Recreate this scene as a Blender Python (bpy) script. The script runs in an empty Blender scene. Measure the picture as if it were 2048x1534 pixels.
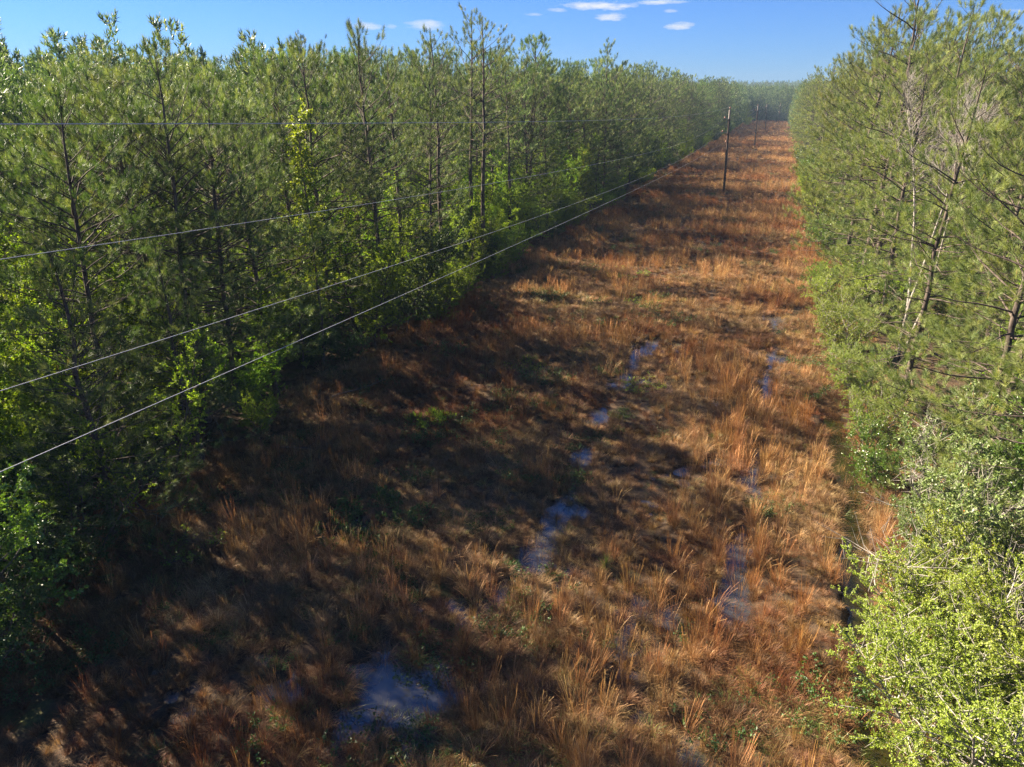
import bpy, math
import numpy as np

# ------------------------------------------------------------------ camera, sky, sun, exposure
sc = bpy.context.scene
col = sc.collection
PITCH, YAW = 21.926, 19.618
cam_d = bpy.data.cameras.new('camera')
cam_d.sensor_width = 36.0
cam_d.lens = 36.0 * 1421.0 / 2048.0
cam_d.clip_start = 0.1
cam_d.clip_end = 12000
cam = bpy.data.objects.new('camera', cam_d)
col.objects.link(cam)
cam.location = (0, 0, 13.7)
cam.rotation_euler = (math.radians(90 - PITCH), 0, math.radians(YAW))
sc.camera = cam

SUN_EL = math.radians(31.5)
SUN_AZ = math.atan2(-1.0, 0.12)          # clockwise from +Y: the sun stands beyond the left wood
sun_dir = np.array([math.sin(SUN_AZ) * math.cos(SUN_EL), math.cos(SUN_AZ) * math.cos(SUN_EL), math.sin(SUN_EL)])

w = bpy.data.worlds.new('World')
sc.world = w
w.use_nodes = True
nt = w.node_tree
nt.nodes.clear()
N, L = nt.nodes, nt.links


def vmath(op, a, b=None):
    n = N.new('ShaderNodeVectorMath'); n.operation = op
    for i, s in enumerate((a, b)):
        if s is None: continue
        if isinstance(s, (tuple, list)): n.inputs[i].default_value = s
        else: L.new(s, n.inputs[i])
    return n


def smath(op, a, b=None, clamp=False):
    n = N.new('ShaderNodeMath'); n.operation = op; n.use_clamp = clamp
    for i, s in enumerate((a, b)):
        if s is None: continue
        if isinstance(s, (int, float)): n.inputs[i].default_value = s
        else: L.new(s, n.inputs[i])
    return n.outputs[0]


sky = N.new('ShaderNodeTexSky')
sky.sky_type = 'NISHITA'
sky.sun_disc = False
sky.sun_elevation = SUN_EL
sky.sun_rotation = SUN_AZ
sky.air_density = 1.0
sky.dust_density = 0.0
sky.ozone_density = 6.0
SKY_STRENGTH = 0.06
tint = N.new('ShaderNodeMixRGB'); tint.blend_type = 'MULTIPLY'; tint.inputs[0].default_value = 1
tint.inputs[2].default_value = (.175, .275, .47, 1)
L.new(sky.outputs[0], tint.inputs[1])
tc = N.new('ShaderNodeTexCoord')
nz = N.new('ShaderNodeTexNoise'); nz.inputs['Scale'].default_value = 1.0; nz.inputs['Detail'].default_value = 6; nz.inputs['Roughness'].default_value = .62
mp = N.new('ShaderNodeMapping'); mp.inputs['Scale'].default_value = (45, 45, 170)
L.new(tc.outputs['Generated'], mp.inputs[0]); L.new(mp.outputs[0], nz.inputs['Vector'])
nn = smath('MULTIPLY', smath('SUBTRACT', nz.outputs['Fac'], 0.5), 3.2)
total = None
# small fair-weather clouds: azimuth, elevation, half width, half height in degrees, density
for az, el, sa, se, dn in [(-29.95, 4.71, 1.05, .25, .75), (-28.26, 4.70, .4, .16, .45), (-25.88, 4.82, 1.43, .36, .7), (-13.34, 6.02, 2.99, .33, .95),
                           (-12.60, 5.35, 1.2, .30, .95), (-9.16, 6.2, 1.9, .18, .8), (-7.58, 4.71, 1.10, .27, .85), (-18.14, 5.52, .75, .13, .5),
                           (-16.36, 5.79, .75, .16, .5), (-8.42, 5.63, .52, .12, .4), (12.21, 4.88, .8, .13, .35), (11.61, 4.67, .6, .11, .35)]:
    a, e = math.radians(az), math.radians(el)
    c = (math.sin(a) * math.cos(e), math.cos(a) * math.cos(e), math.sin(e))
    ha = (math.cos(a), -math.sin(a), 0)
    up = (-math.sin(a) * math.sin(e), -math.cos(a) * math.sin(e), math.cos(e))
    d = vmath('SUBTRACT', tc.outputs['Generated'], c).outputs[0]
    u = smath('DIVIDE', vmath('DOT_PRODUCT', d, ha).outputs['Value'], math.radians(sa))
    v = smath('DIVIDE', vmath('DOT_PRODUCT', d, up).outputs['Value'], math.radians(se))
    r2 = smath('ADD', smath('MULTIPLY', u, u), smath('MULTIPLY', v, v))
    m = smath('MULTIPLY', smath('MULTIPLY', smath('ADD', smath('SUBTRACT', 1.0, r2), nn), 0.85, True), dn)
    total = m if total is None else smath('MAXIMUM', total, m)
mix = N.new('ShaderNodeMixRGB')
mix.inputs[2].default_value = (2.6, 2.7, 2.85, 1)
L.new(total, mix.inputs[0]); L.new(tint.outputs[0], mix.inputs[1])
bg = N.new('ShaderNodeBackground'); bg.inputs['Strength'].default_value = SKY_STRENGTH
out = N.new('ShaderNodeOutputWorld')
L.new(mix.outputs[0], bg.inputs['Color']); L.new(bg.outputs[0], out.inputs['Surface'])

sun_l = bpy.data.lights.new('sun', 'SUN')
sun_l.energy = 5.0
sun_l.angle = math.radians(0.5)
sun_l.color = (1.0, 0.87, 0.68)
sun = bpy.data.objects.new('sun', sun_l)
col.objects.link(sun)
from mathutils import Vector
sun.rotation_euler = Vector(-sun_dir).to_track_quat('-Z', 'Y').to_euler()
sun.location = (-60, 20, 60)

sc.view_settings.view_transform = 'Standard'
sc.view_settings.look = 'None'
sc.view_settings.gamma = 1
sc.view_settings.use_curve_mapping = False
sc.view_settings.exposure = 2.55
sc.cycles.use_denoising = True
sc.cycles.denoising_prefilter = 'NONE'
sc.cycles.max_bounces = 8
sc.cycles.diffuse_bounces = 4
sc.cycles.transmission_bounces = 4
sc.cycles.glossy_bounces = 2
sc.cycles.volume_bounces = 0
sc.cycles.sample_clamp_indirect = 6.0

# ------------------------------------------------------------------ helpers
RNG = np.random.default_rng(11)
_tab = np.random.default_rng(5).random((256, 256))


def vnoise(x, y, s, off=0):
    x = np.asarray(x, float) / s + 37.3 * off + 1000; y = np.asarray(y, float) / s + 11.7 * off + 1000
    xi, yi = np.floor(x).astype(int), np.floor(y).astype(int)
    fx, fy = x - xi, y - yi
    fx, fy = fx * fx * (3 - 2 * fx), fy * fy * (3 - 2 * fy)
    g = lambda i, j: _tab[(xi + i) % 256, (yi + j) % 256]
    return (g(0, 0) * (1 - fx) + g(1, 0) * fx) * (1 - fy) + (g(0, 1) * (1 - fx) + g(1, 1) * fx) * fy - 0.5


def sstep(a, b, x):
    t = np.clip((np.asarray(x, float) - a) / (b - a), 0, 1)
    return t * t * (3 - 2 * t)


def new_mesh(name, verts, faces, tint=None, smooth=False):
    """verts (n,3); faces: list of (k,m) int arrays; one mesh by foreach_set"""
    verts = np.asarray(verts, np.float32)
    me = bpy.data.meshes.new(name)
    me.vertices.add(len(verts)); me.vertices.foreach_set('co', verts.ravel())
    faces = [np.asarray(f, np.int32) for f in faces if len(f)]
    loops = np.concatenate([f.ravel() for f in faces])
    tot = np.concatenate([np.full(len(f), f.shape[1], np.int32) for f in faces])
    start = np.concatenate([[0], np.cumsum(tot)[:-1]]).astype(np.int32)
    me.loops.add(len(loops)); me.loops.foreach_set('vertex_index', loops)
    me.polygons.add(len(tot)); me.polygons.foreach_set('loop_start', start); me.polygons.foreach_set('loop_total', tot)
    me.polygons.foreach_set('use_smooth', np.full(len(tot), smooth))
    if tint is not None:
        a = me.attributes.new('tint', 'FLOAT', 'POINT')
        a.data.foreach_set('value', np.asarray(tint, np.float32))
    me.update(calc_edges=True)
    return me


class Tubes:
    def __init__(s): s.v, s.f, s.n = [], [], 0

    def add(s, pts, rad, k=5):
        pts = np.asarray(pts, float); rad = np.asarray(rad, float) * np.ones(len(pts))
        t = np.gradient(pts, axis=0)
        t /= np.linalg.norm(t, axis=1)[:, None] + 1e-9
        ref = np.array([1.0, 0, 0]) if abs(t[0, 2]) > .7 else np.array([0, 0, 1.0])
        a = np.cross(t, ref); a /= np.linalg.norm(a, axis=1)[:, None] + 1e-9
        b = np.cross(t, a)
        th = np.arange(k) * 2 * math.pi / k
        ring = pts[:, None] + rad[:, None, None] * (a[:, None] * np.cos(th)[None, :, None] + b[:, None] * np.sin(th)[None, :, None])
        m = len(pts)
        i = np.arange(m - 1)[:, None] * k; j = np.arange(k)[None]
        j2 = (j + 1) % k
        q = np.stack([i + j, i + j2, i + k + j2, i + k + j], -1).reshape(-1, 4) + s.n
        s.v.append(ring.reshape(-1, 3)); s.f.append(q); s.n += m * k

    def mesh(s, name):
        return new_mesh(name, np.concatenate(s.v), [np.concatenate(s.f)], smooth=True)


def unit(v): return v / (np.linalg.norm(v, axis=-1, keepdims=True) + 1e-9)


def perp(d, rng):
    """random unit vectors perpendicular to d"""
    return unit(np.cross(d, rng.normal(size=d.shape)))


def link(name, me, mat=None, parent=None, loc=None):
    o = bpy.data.objects.new(name, me)
    if mat is not None and me is not None and len(me.materials) == 0: me.materials.append(mat)
    col.objects.link(o)
    if parent is not None: o.parent = parent
    if loc is not None: o.location = loc
    return o


def tag(o, label, cat, group=None):
    o['label'] = label; o['category'] = cat
    if group: o['group'] = group
    return o


def empty(name, loc, rz=0.0, scale=1.0, tilt=(0, 0)):
    o = bpy.data.objects.new(name, None)
    o.empty_display_size = 0.3
    col.objects.link(o)
    o.location = loc; o.rotation_euler = (tilt[0], tilt[1], rz); o.scale = (scale,) * 3 if np.isscalar(scale) else scale
    return o


# ------------------------------------------------------------------ materials
def mat_new(name):
    m = bpy.data.materials.new(name); m.use_nodes = True
    m.node_tree.nodes.clear()
    return m, m.node_tree.nodes, m.node_tree.links


def leaf_mat(name, stops, rough=.42, spec=.5, trans=.32, tcol=(1.25, 1.25, .55), hue=.02, val=.25, patch=None):
    """foliage: colour by the blade's own tint, by the single plant and by patches of ground; part of the light passes through"""
    m, n, l = mat_new(name)
    at = n.new('ShaderNodeAttribute'); at.attribute_name = 'tint'
    rp = n.new('ShaderNodeValToRGB')
    el = rp.color_ramp.elements
    el[0].position, el[0].color = stops[0][0], (*stops[0][1], 1)
    el[1].position, el[1].color = stops[-1][0], (*stops[-1][1], 1)
    for p, c in stops[1:-1]:
        e = el.new(p); e.color = (*c, 1)
    l.new(at.outputs['Fac'], rp.inputs[0])
    oi = n.new('ShaderNodeObjectInfo')
    hs = n.new('ShaderNodeHueSaturation')
    mr = n.new('ShaderNodeMapRange'); mr.inputs['To Min'].default_value = .5 - hue; mr.inputs['To Max'].default_value = .5 + hue
    l.new(oi.outputs['Random'], mr.inputs['Value']); l.new(mr.outputs[0], hs.inputs['Hue'])
    mul = n.new('ShaderNodeMath'); mul.operation = 'MULTIPLY'; mul.inputs[1].default_value = 7.31
    fr = n.new('ShaderNodeMath'); fr.operation = 'FRACT'
    l.new(oi.outputs['Random'], mul.inputs[0]); l.new(mul.outputs[0], fr.inputs[0])
    mv = n.new('ShaderNodeMapRange'); mv.inputs['To Min'].default_value = 1 - val; mv.inputs['To Max'].default_value = 1 + val
    l.new(fr.outputs[0], mv.inputs['Value']); l.new(mv.outputs[0], hs.inputs['Value'])
    c = rp.outputs[0]
    if patch:
        geo = n.new('ShaderNodeNewGeometry')
        for scale, lo, hi, colr in patch:
            t = n.new('ShaderNodeTexNoise'); t.inputs['Scale'].default_value = scale; t.inputs['Detail'].default_value = 3
            l.new(geo.outputs['Position'], t.inputs['Vector'])
            r = n.new('ShaderNodeMapRange'); r.inputs['From Min'].default_value = lo; r.inputs['From Max'].default_value = hi
            l.new(t.outputs['Fac'], r.inputs['Value'])
            mx = n.new('ShaderNodeMixRGB'); mx.blend_type = 'MULTIPLY'; mx.inputs[2].default_value = (*colr, 1)
            l.new(r.outputs[0], mx.inputs[0]); l.new(c, mx.inputs[1]); c = mx.outputs[0]
    l.new(c, hs.inputs['Color'])
    p = n.new('ShaderNodeBsdfPrincipled')
    p.inputs['Roughness'].default_value = rough; p.inputs['Specular IOR Level'].default_value = spec
    l.new(hs.outputs[0], p.inputs['Base Color'])
    tr = n.new('ShaderNodeBsdfTranslucent')
    tm = n.new('ShaderNodeMixRGB'); tm.blend_type = 'MULTIPLY'; tm.inputs[0].default_value = 1; tm.inputs[2].default_value = (*tcol, 1)
    l.new(hs.outputs[0], tm.inputs[1]); l.new(tm.outputs[0], tr.inputs['Color'])
    mx = n.new('ShaderNodeMixShader'); mx.inputs[0].default_value = trans
    l.new(p.outputs[0], mx.inputs[1]); l.new(tr.outputs[0], mx.inputs[2])
    o = n.new('ShaderNodeOutputMaterial'); l.new(mx.outputs[0], o.inputs['Surface'])
    return m


def bark_mat(name, c1, c2, scale=6, stretch=.25, rough=.9, bump=.4):
    m, n, l = mat_new(name)
    tcn = n.new('ShaderNodeTexCoord'); mpn = n.new('ShaderNodeMapping'); mpn.inputs['Scale'].default_value = (1, 1, stretch)
    t = n.new('ShaderNodeTexNoise'); t.inputs['Scale'].default_value = scale; t.inputs['Detail'].default_value = 5; t.inputs['Roughness'].default_value = .65
    l.new(tcn.outputs['Object'], mpn.inputs[0]); l.new(mpn.outputs[0], t.inputs['Vector'])
    rp = n.new('ShaderNodeValToRGB')
    rp.color_ramp.elements[0].position = .35; rp.color_ramp.elements[0].color = (*c1, 1)
    rp.color_ramp.elements[1].position = .68; rp.color_ramp.elements[1].color = (*c2, 1)
    l.new(t.outputs['Fac'], rp.inputs[0])
    b = n.new('ShaderNodeBump'); b.inputs['Strength'].default_value = bump; b.inputs['Distance'].default_value = .03
    l.new(t.outputs['Fac'], b.inputs['Height'])
    p = n.new('ShaderNodeBsdfPrincipled'); p.inputs['Roughness'].default_value = rough; p.inputs['Specular IOR Level'].default_value = .2
    l.new(rp.outputs[0], p.inputs['Base Color']); l.new(b.outputs[0], p.inputs['Normal'])
    o = n.new('ShaderNodeOutputMaterial'); l.new(p.outputs[0], o.inputs['Surface'])
    return m


CANDLE = (.42, .32, .15)
M = {}
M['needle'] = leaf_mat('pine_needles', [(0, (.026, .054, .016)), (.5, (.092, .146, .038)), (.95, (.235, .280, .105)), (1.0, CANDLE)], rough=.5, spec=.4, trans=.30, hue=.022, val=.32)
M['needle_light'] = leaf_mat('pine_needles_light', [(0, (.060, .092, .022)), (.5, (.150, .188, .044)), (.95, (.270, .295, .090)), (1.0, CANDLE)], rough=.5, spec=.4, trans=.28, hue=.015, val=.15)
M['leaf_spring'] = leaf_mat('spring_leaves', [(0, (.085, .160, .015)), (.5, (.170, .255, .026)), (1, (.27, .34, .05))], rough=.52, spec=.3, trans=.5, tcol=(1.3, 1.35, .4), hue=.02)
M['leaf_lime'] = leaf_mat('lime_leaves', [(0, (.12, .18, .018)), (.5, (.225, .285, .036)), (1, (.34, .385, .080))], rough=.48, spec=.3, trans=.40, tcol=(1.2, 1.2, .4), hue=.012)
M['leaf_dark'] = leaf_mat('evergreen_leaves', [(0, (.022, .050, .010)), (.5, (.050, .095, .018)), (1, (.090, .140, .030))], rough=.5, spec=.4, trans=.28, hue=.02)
M['leaf_bay'] = leaf_mat('glossy_bay_leaves', [(0, (.065, .115, .025)), (.55, (.165, .225, .058)), (.85, (.26, .30, .15)), (.96, (.32, .36, .20)), (1, (.40, .13, .04))], rough=.45, spec=.35, trans=.25, hue=.01)
M['leaf_oak'] = leaf_mat('fresh_oak_leaves', [(0, (.060, .125, .015)), (.5, (.105, .185, .020)), (1, (.170, .240, .040))], rough=.28, spec=.7, trans=.35, hue=.01)
PATCH = [(.09, .46, .62, (.66, .46, .34)), (.55, .45, .70, (.68, .60, .52)), (.31, .50, .66, (1.35, 1.35, 1.25))]
M['grass_brown'] = leaf_mat('dry_grass_blades', [(0, (.075, .045, .022)), (.5, (.215, .122, .050)), (1, (.48, .325, .155))], rough=.6, spec=.3, trans=.25, tcol=(1.1, 1.0, .8), hue=.02, val=.38, patch=PATCH)
M['grass_tall'] = leaf_mat('broomsedge_stalks', [(0, (.13, .066, .026)), (.5, (.34, .172, .060)), (1, (.60, .40, .18))], rough=.55, spec=.3, trans=.28, tcol=(1.1, 1.0, .8), hue=.015, val=.3, patch=PATCH[:1])
M['grass_green'] = leaf_mat('sedge_blades', [(0, (.045, .065, .012)), (.5, (.120, .155, .028)), (1, (.26, .28, .085))], rough=.5, trans=.3, hue=.03, val=.3)
M['pine_bark'] = bark_mat('pine_bark', (.030, .022, .017), (.135, .105, .085), 7, .35)
M['grey_bark'] = bark_mat('grey_bark', (.13, .115, .095), (.40, .37, .32), 8, .3)
M['dark_bark'] = bark_mat('sapling_bark', (.045, .036, .028), (.17, .145, .115), 8, .3)
M['bare_twig'] = bark_mat('bare_grey_twigs', (.15, .13, .115), (.34, .31, .28), 8, .3)
M['pole'] = bark_mat('weathered_pole_wood', (.018, .012, .010), (.075, .050, .038), 5, .12)
M['pole_top'] = bark_mat('sun_bleached_pole_wood', (.16, .13, .11), (.30, .26, .23), 5, .12)


def plain(name, c, rough=.5, metal=0.0, spec=.5):
    m, n, l = mat_new(name)
    t = n.new('ShaderNodeTexNoise'); t.inputs['Scale'].default_value = 9
    hs = n.new('ShaderNodeHueSaturation'); hs.inputs['Color'].default_value = (*c, 1)
    r = n.new('ShaderNodeMapRange'); r.inputs['To Min'].default_value = .8; r.inputs['To Max'].default_value = 1.2
    l.new(t.outputs['Fac'], r.inputs['Value']); l.new(r.outputs[0], hs.inputs['Value'])
    p = n.new('ShaderNodeBsdfPrincipled'); p.inputs['Roughness'].default_value = rough; p.inputs['Metallic'].default_value = metal
    p.inputs['Specular IOR Level'].default_value = spec
    l.new(hs.outputs[0], p.inputs['Base Color'])
    o = n.new('ShaderNodeOutputMaterial'); l.new(p.outputs[0], o.inputs['Surface'])
    return m


M['wire'] = plain('aluminium_wire', (.38, .38, .39), .55, .1)
M['porcelain'] = plain('brown_porcelain', (.33, .12, .07), .25)
M['steel'] = plain('galvanised_steel', (.30, .30, .30), .5, .6)


# ------------------------------------------------------------------ terrain
def path_x(y, pts):
    p = np.array(pts); return np.interp(y, p[:, 1], p[:, 0])


TR1 = [(-7.7, 9), (-7.2, 12), (-6.2, 15), (-5.7, 18.7), (-5.9, 24), (-6.3, 30), (-5.8, 42)]
TR2 = [(.3, 17), (.55, 22), (.75, 28), (.95, 34), (1.35, 46), (1.7, 62)]
POOLS = [(-8.0, 11.8, .8), (-7.2, 11.6, .9), (-5.9, 12.2, .9), (-5.7, 10.3, .7), (-6.7, 12.1, .7), (-5.0, 12.8, .5), (-7.9, 12.6, .6), (-6.6, 14.6, .7), (-1.5, 32.9, 1.0), (.2, 33.5, .8), (-2.4, 15.4, .8), (-1.0, 16.2, .8),
         (.6, 18.2, .7), (-4.9, 21.5, .5), (-17.4, 18.6, 1.2), (-18.5, 23, 1.3), (-11.9, 9.7, .6), (-3.6, 38.5, .7), (.2, 14.2, .6), (-.3, 12.4, .5),
         (-12.2, 17.5, .7), (1.5, 66, .9), (1.6, 58, .7), (2.2, 88, 1.0), (2.1, 120, 1.5), (-4.1, 9.3, .8), (-9.9, 10.9, .7)]
WATER_Z = -.06


def terrain(x, y):
    return 13.0 * sstep(470, 1000, y) + 3.0 * sstep(300, 900, np.abs(x + 10))


def height(x, y):
    x = np.asarray(x, float); y = np.asarray(y, float)
    near = 1 - sstep(200, 320, y)
    h = .05 + .15 * vnoise(x, y, 3.7, 1) + .17 * vnoise(x, y, 1.1, 2) + .20 * vnoise(x, y, .45, 3)
    wob = .5 * vnoise(x, y, 1.3, 4)
    w1 = np.exp(-((x - path_x(y, TR1) + wob) / .42) ** 2) * sstep(8, 10, y) * (1 - sstep(40, 44, y))
    h = h - .35 * w1 * np.clip(.66 + 1.7 * vnoise(x, y, 1.9, 5), 0, 1.2)
    w2 = np.exp(-((x - path_x(y, TR2) + .5 * wob) / .33) ** 2) * sstep(16, 19, y) * (1 - sstep(50, 64, y))
    h = h - .36 * w2 * np.clip(.7 + 1.7 * vnoise(x, y, 2.6, 6), 0, 1.2)
    for px, py, r in POOLS:
        d2 = ((x - px + 1.2 * wob) ** 2 + (y - py + wob) ** 2) / r ** 2
        h = h - .20 * np.exp(-d2)
    dit = np.exp(-((x - 3.95 + .6 * wob - .25 * np.sin(y * .3)) / .46) ** 4) * (1 - sstep(33, 38, y))
    h = h - .34 * dit
    return terrain(x, y) + h * near


def grid_axis(lo, fine_lo, fine_hi, hi, step):
    a = list(np.arange(fine_lo, fine_hi + 1e-6, step))
    s, v = step, fine_hi
    while v < hi:
        s = min(s * 1.14, 90); v += s; a.append(v)
    s, v = step, fine_lo
    while v > lo:
        s = min(s * 1.22, 90); v -= s; a.insert(0, v)
    return np.array(a)


gx = grid_axis(-900, -22, 5.5, 900, .15)
gy = grid_axis(-150, 6, 48, 1250, .15)
X, Y = np.meshgrid(gx, gy)
nx, ny = len(gx), len(gy)
idx = np.arange(nx * ny).reshape(ny, nx)
quads = np.stack([idx[:-1, :-1], idx[:-1, 1:], idx[1:, 1:], idx[1:, :-1]], -1).reshape(-1, 4)
g_me = new_mesh('ground', np.stack([X, Y, height(X, Y)], -1).reshape(-1, 3), [quads], smooth=True)


def ground_mat():
    m, n, l = mat_new('marsh_soil')
    geo = n.new('ShaderNodeNewGeometry')

    def noise(s, d=4, r=.6):
        t = n.new('ShaderNodeTexNoise'); t.inputs['Scale'].default_value = s; t.inputs['Detail'].default_value = d; t.inputs['Roughness'].default_value = r
        l.new(geo.outputs['Position'], t.inputs['Vector']); return t.outputs['Fac']

    def ramp(f, a, b, ca, cb):
        rp = n.new('ShaderNodeValToRGB')
        rp.color_ramp.elements[0].position = a; rp.color_ramp.elements[0].color = (*ca, 1)
        rp.color_ramp.elements[1].position = b; rp.color_ramp.elements[1].color = (*cb, 1)
        l.new(f, rp.inputs[0]); return rp.outputs[0]

    def mixc(f, a, b):
        x = n.new('ShaderNodeMixRGB'); l.new(f, x.inputs[0]); l.new(a, x.inputs[1]); l.new(b, x.inputs[2]); return x.outputs[0]

    mud = ramp(noise(9), .3, .75, (.020, .014, .010), (.085, .055, .032))
    thatch = ramp(noise(23, 6, .7), .3, .72, (.040, .024, .012), (.135, .080, .040))
    moss = ramp(noise(14), .3, .7, (.025, .034, .008), (.085, .095, .022))
    f1 = n.new('ShaderNodeMapRange'); f1.inputs['From Min'].default_value = .40; f1.inputs['From Max'].default_value = .58
    l.new(noise(1.3, 5), f1.inputs['Value'])
    c = mixc(f1.outputs[0], mud, thatch)
    f2 = n.new('ShaderNodeMapRange'); f2.inputs['From Min'].default_value = .55; f2.inputs['From Max'].default_value = .68
    l.new(noise(.55, 5), f2.inputs['Value'])
    c = mixc(f2.outputs[0], c, moss)
    sx = n.new('ShaderNodeSeparateXYZ'); l.new(geo.outputs['Position'], sx.inputs[0])
    f3 = n.new('ShaderNodeMapRange'); f3.inputs['From Min'].default_value = .04; f3.inputs['From Max'].default_value = -.05
    l.new(sx.outputs['Z'], f3.inputs['Value'])
    wet = n.new('ShaderNodeMixRGB'); wet.blend_type = 'MULTIPLY'; wet.inputs[2].default_value = (.38, .38, .40, 1)      # soaked soil beside the water
    l.new(f3.outputs[0], wet.inputs[0]); l.new(c, wet.inputs[1]); c = wet.outputs[0]
    p = n.new('ShaderNodeBsdfPrincipled'); p.inputs['Roughness'].default_value = .85; p.inputs['Specular IOR Level'].default_value = .25
    b = n.new('ShaderNodeBump'); b.inputs['Strength'].default_value = .7; b.inputs['Distance'].default_value = .06
    l.new(noise(18, 6, .7), b.inputs['Height']); l.new(b.outputs[0], p.inputs['Normal'])
    l.new(c, p.inputs['Base Color'])
    o = n.new('ShaderNodeOutputMaterial'); l.new(p.outputs[0], o.inputs['Surface'])
    return m


M['ground'] = ground_mat()
ground = link('ground', g_me, M['ground'])
ground['kind'] = 'structure'


def water_mat(name, c, rough):
    m, n, l = mat_new(name)
    geo = n.new('ShaderNodeNewGeometry')
    t = n.new('ShaderNodeTexNoise'); t.inputs['Scale'].default_value = 3.5; t.inputs['Detail'].default_value = 4
    l.new(geo.outputs['Position'], t.inputs['Vector'])
    b = n.new('ShaderNodeBump'); b.inputs['Strength'].default_value = .06; b.inputs['Distance'].default_value = .05
    l.new(t.outputs['Fac'], b.inputs['Height'])
    t2 = n.new('ShaderNodeTexNoise'); t2.inputs['Scale'].default_value = 1.6; t2.inputs['Detail'].default_value = 6
    l.new(geo.outputs['Position'], t2.inputs['Vector'])
    rp = n.new('ShaderNodeValToRGB')
    rp.color_ramp.elements[0].position = .35; rp.color_ramp.elements[0].color = (*[k * .45 for k in c], 1)
    rp.color_ramp.elements[1].position = .7; rp.color_ramp.elements[1].color = (*c, 1)
    l.new(t2.outputs['Fac'], rp.inputs[0])
    p = n.new('ShaderNodeBsdfPrincipled'); p.inputs['Roughness'].default_value = rough; p.inputs['IOR'].default_value = 1.6
    p.inputs['Specular IOR Level'].default_value = .9
    l.new(rp.outputs[0], p.inputs['Base Color']); l.new(b.outputs[0], p.inputs['Normal'])
    o = n.new('ShaderNodeOutputMaterial'); l.new(p.outputs[0], o.inputs['Surface'])
    return m


def sheet(name, x0, x1, y0, y1, z, m):
    me = new_mesh(name, [(x0, y0, z), (x1, y0, z), (x1, y1, z), (x0, y1, z)], [[(0, 1, 2, 3)]])
    o = link(name, me, m); o['kind'] = 'structure'; return o


sheet('shallow_water', -30, 2.9, 2, 150, WATER_Z, water_mat('muddy_water', (.062, .060, .052), .05))
sheet('ditch_water', 2.903, 5.6, 2, 40, WATER_Z - .03, water_mat('brown_ditch_water', (.024, .019, .006), .08))


# ------------------------------------------------------------------ plant builders
def tufts_mesh(pos, dr, size, rng, n=20, width=.009, candle=0.0, spread=(12, 56), axis=.75):
    """bottle brush of needles round each twig end"""
    T = len(pos)
    p = np.repeat(pos, n, 0); d = np.repeat(dr, n, 0); s = np.repeat(size, n)
    a = np.tile(np.linspace(0, 1, n), T)
    e = perp(d, rng)
    th = np.radians(spread[1] + (spread[0] - spread[1]) * a + rng.normal(0, 9, T * n))
    ln = s * rng.uniform(.8, 1.1, T * n)
    base = p + d * (a * s * axis)[:, None] - d * (s * .25)[:, None]
    nd = unit(d * np.cos(th)[:, None] + e * np.sin(th)[:, None])
    nd = unit(nd + np.array([0, 0, -.12]))
    wv = perp(nd, rng) * width * .5
    v = np.stack([base - wv, base + wv, base + nd * ln[:, None]], 1).reshape(-1, 3)
    f = np.arange(T * n * 3).reshape(-1, 3)
    tt = np.clip(np.repeat(rng.normal(.45, .30, T), n) + rng.normal(0, .10, T * n), 0, .94)
    t = np.repeat(tt, 3)
    if candle > 0:
        c = np.where((dr[:, 2] > .55) & (rng.random(T) < candle))[0]
        if len(c):
            b = pos[c] + dr[c] * (size[c] * .3)[:, None]
            h = rng.uniform(.5, 1.0, len(c)) * size[c]
            up = unit(dr[c] * .5 + np.array([0, 0, 1.0])) * h[:, None]
            ws = .011
            vs, fs = [], []
            for k in range(2):
                ax = np.zeros((len(c), 3)); ax[:, k] = ws
                q = np.stack([b - ax, b + ax, b + up + ax * .4, b + up - ax * .4], 1).reshape(-1, 3)
                i0 = len(v) + len(vs) * len(c) * 4
                ii = np.arange(len(c))[:, None] * 4 + i0
                fs.append(np.concatenate([ii + [[0, 1, 2]], ii + [[0, 2, 3]]]))
                vs.append(q)
            v = np.concatenate([v] + vs); f = np.concatenate([f] + fs)
            t = np.concatenate([t, np.ones(sum(len(q) for q in vs))])
    return v, f, t


def leaves_mesh(base, dr, ln, wd, rng, up=.35, t_mean=.5, red=0.0):
    """folded diamond leaves"""
    n = len(base)
    nrm = unit(perp(dr, rng) + np.array([0, 0, up]))
    side = unit(np.cross(dr, nrm))
    up2 = np.cross(side, dr)
    mid = base + dr * (ln * .5)[:, None] + up2 * (wd * .18)[:, None]
    tip = base + dr * ln[:, None] - np.array([0, 0, 1]) * (ln * .12)[:, None]
    v = np.stack([base, mid + side * (wd * .5)[:, None], tip, mid - side * (wd * .5)[:, None]], 1).reshape(-1, 3)
    i = np.arange(n)[:, None] * 4
    f = np.concatenate([i + [[0, 1, 2]], i + [[0, 2, 3]]])
    t = np.clip(rng.normal(t_mean, .22, n), 0, .95)
    if red: t[rng.random(n) < red] = 1.0
    return v, f, np.repeat(t, 4)


def rot_h(v, a):
    c, s = math.cos(a), math.sin(a)
    return np.array([v[0] * c - v[1] * s, v[0] * s + v[1] * c, v[2]])


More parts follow.
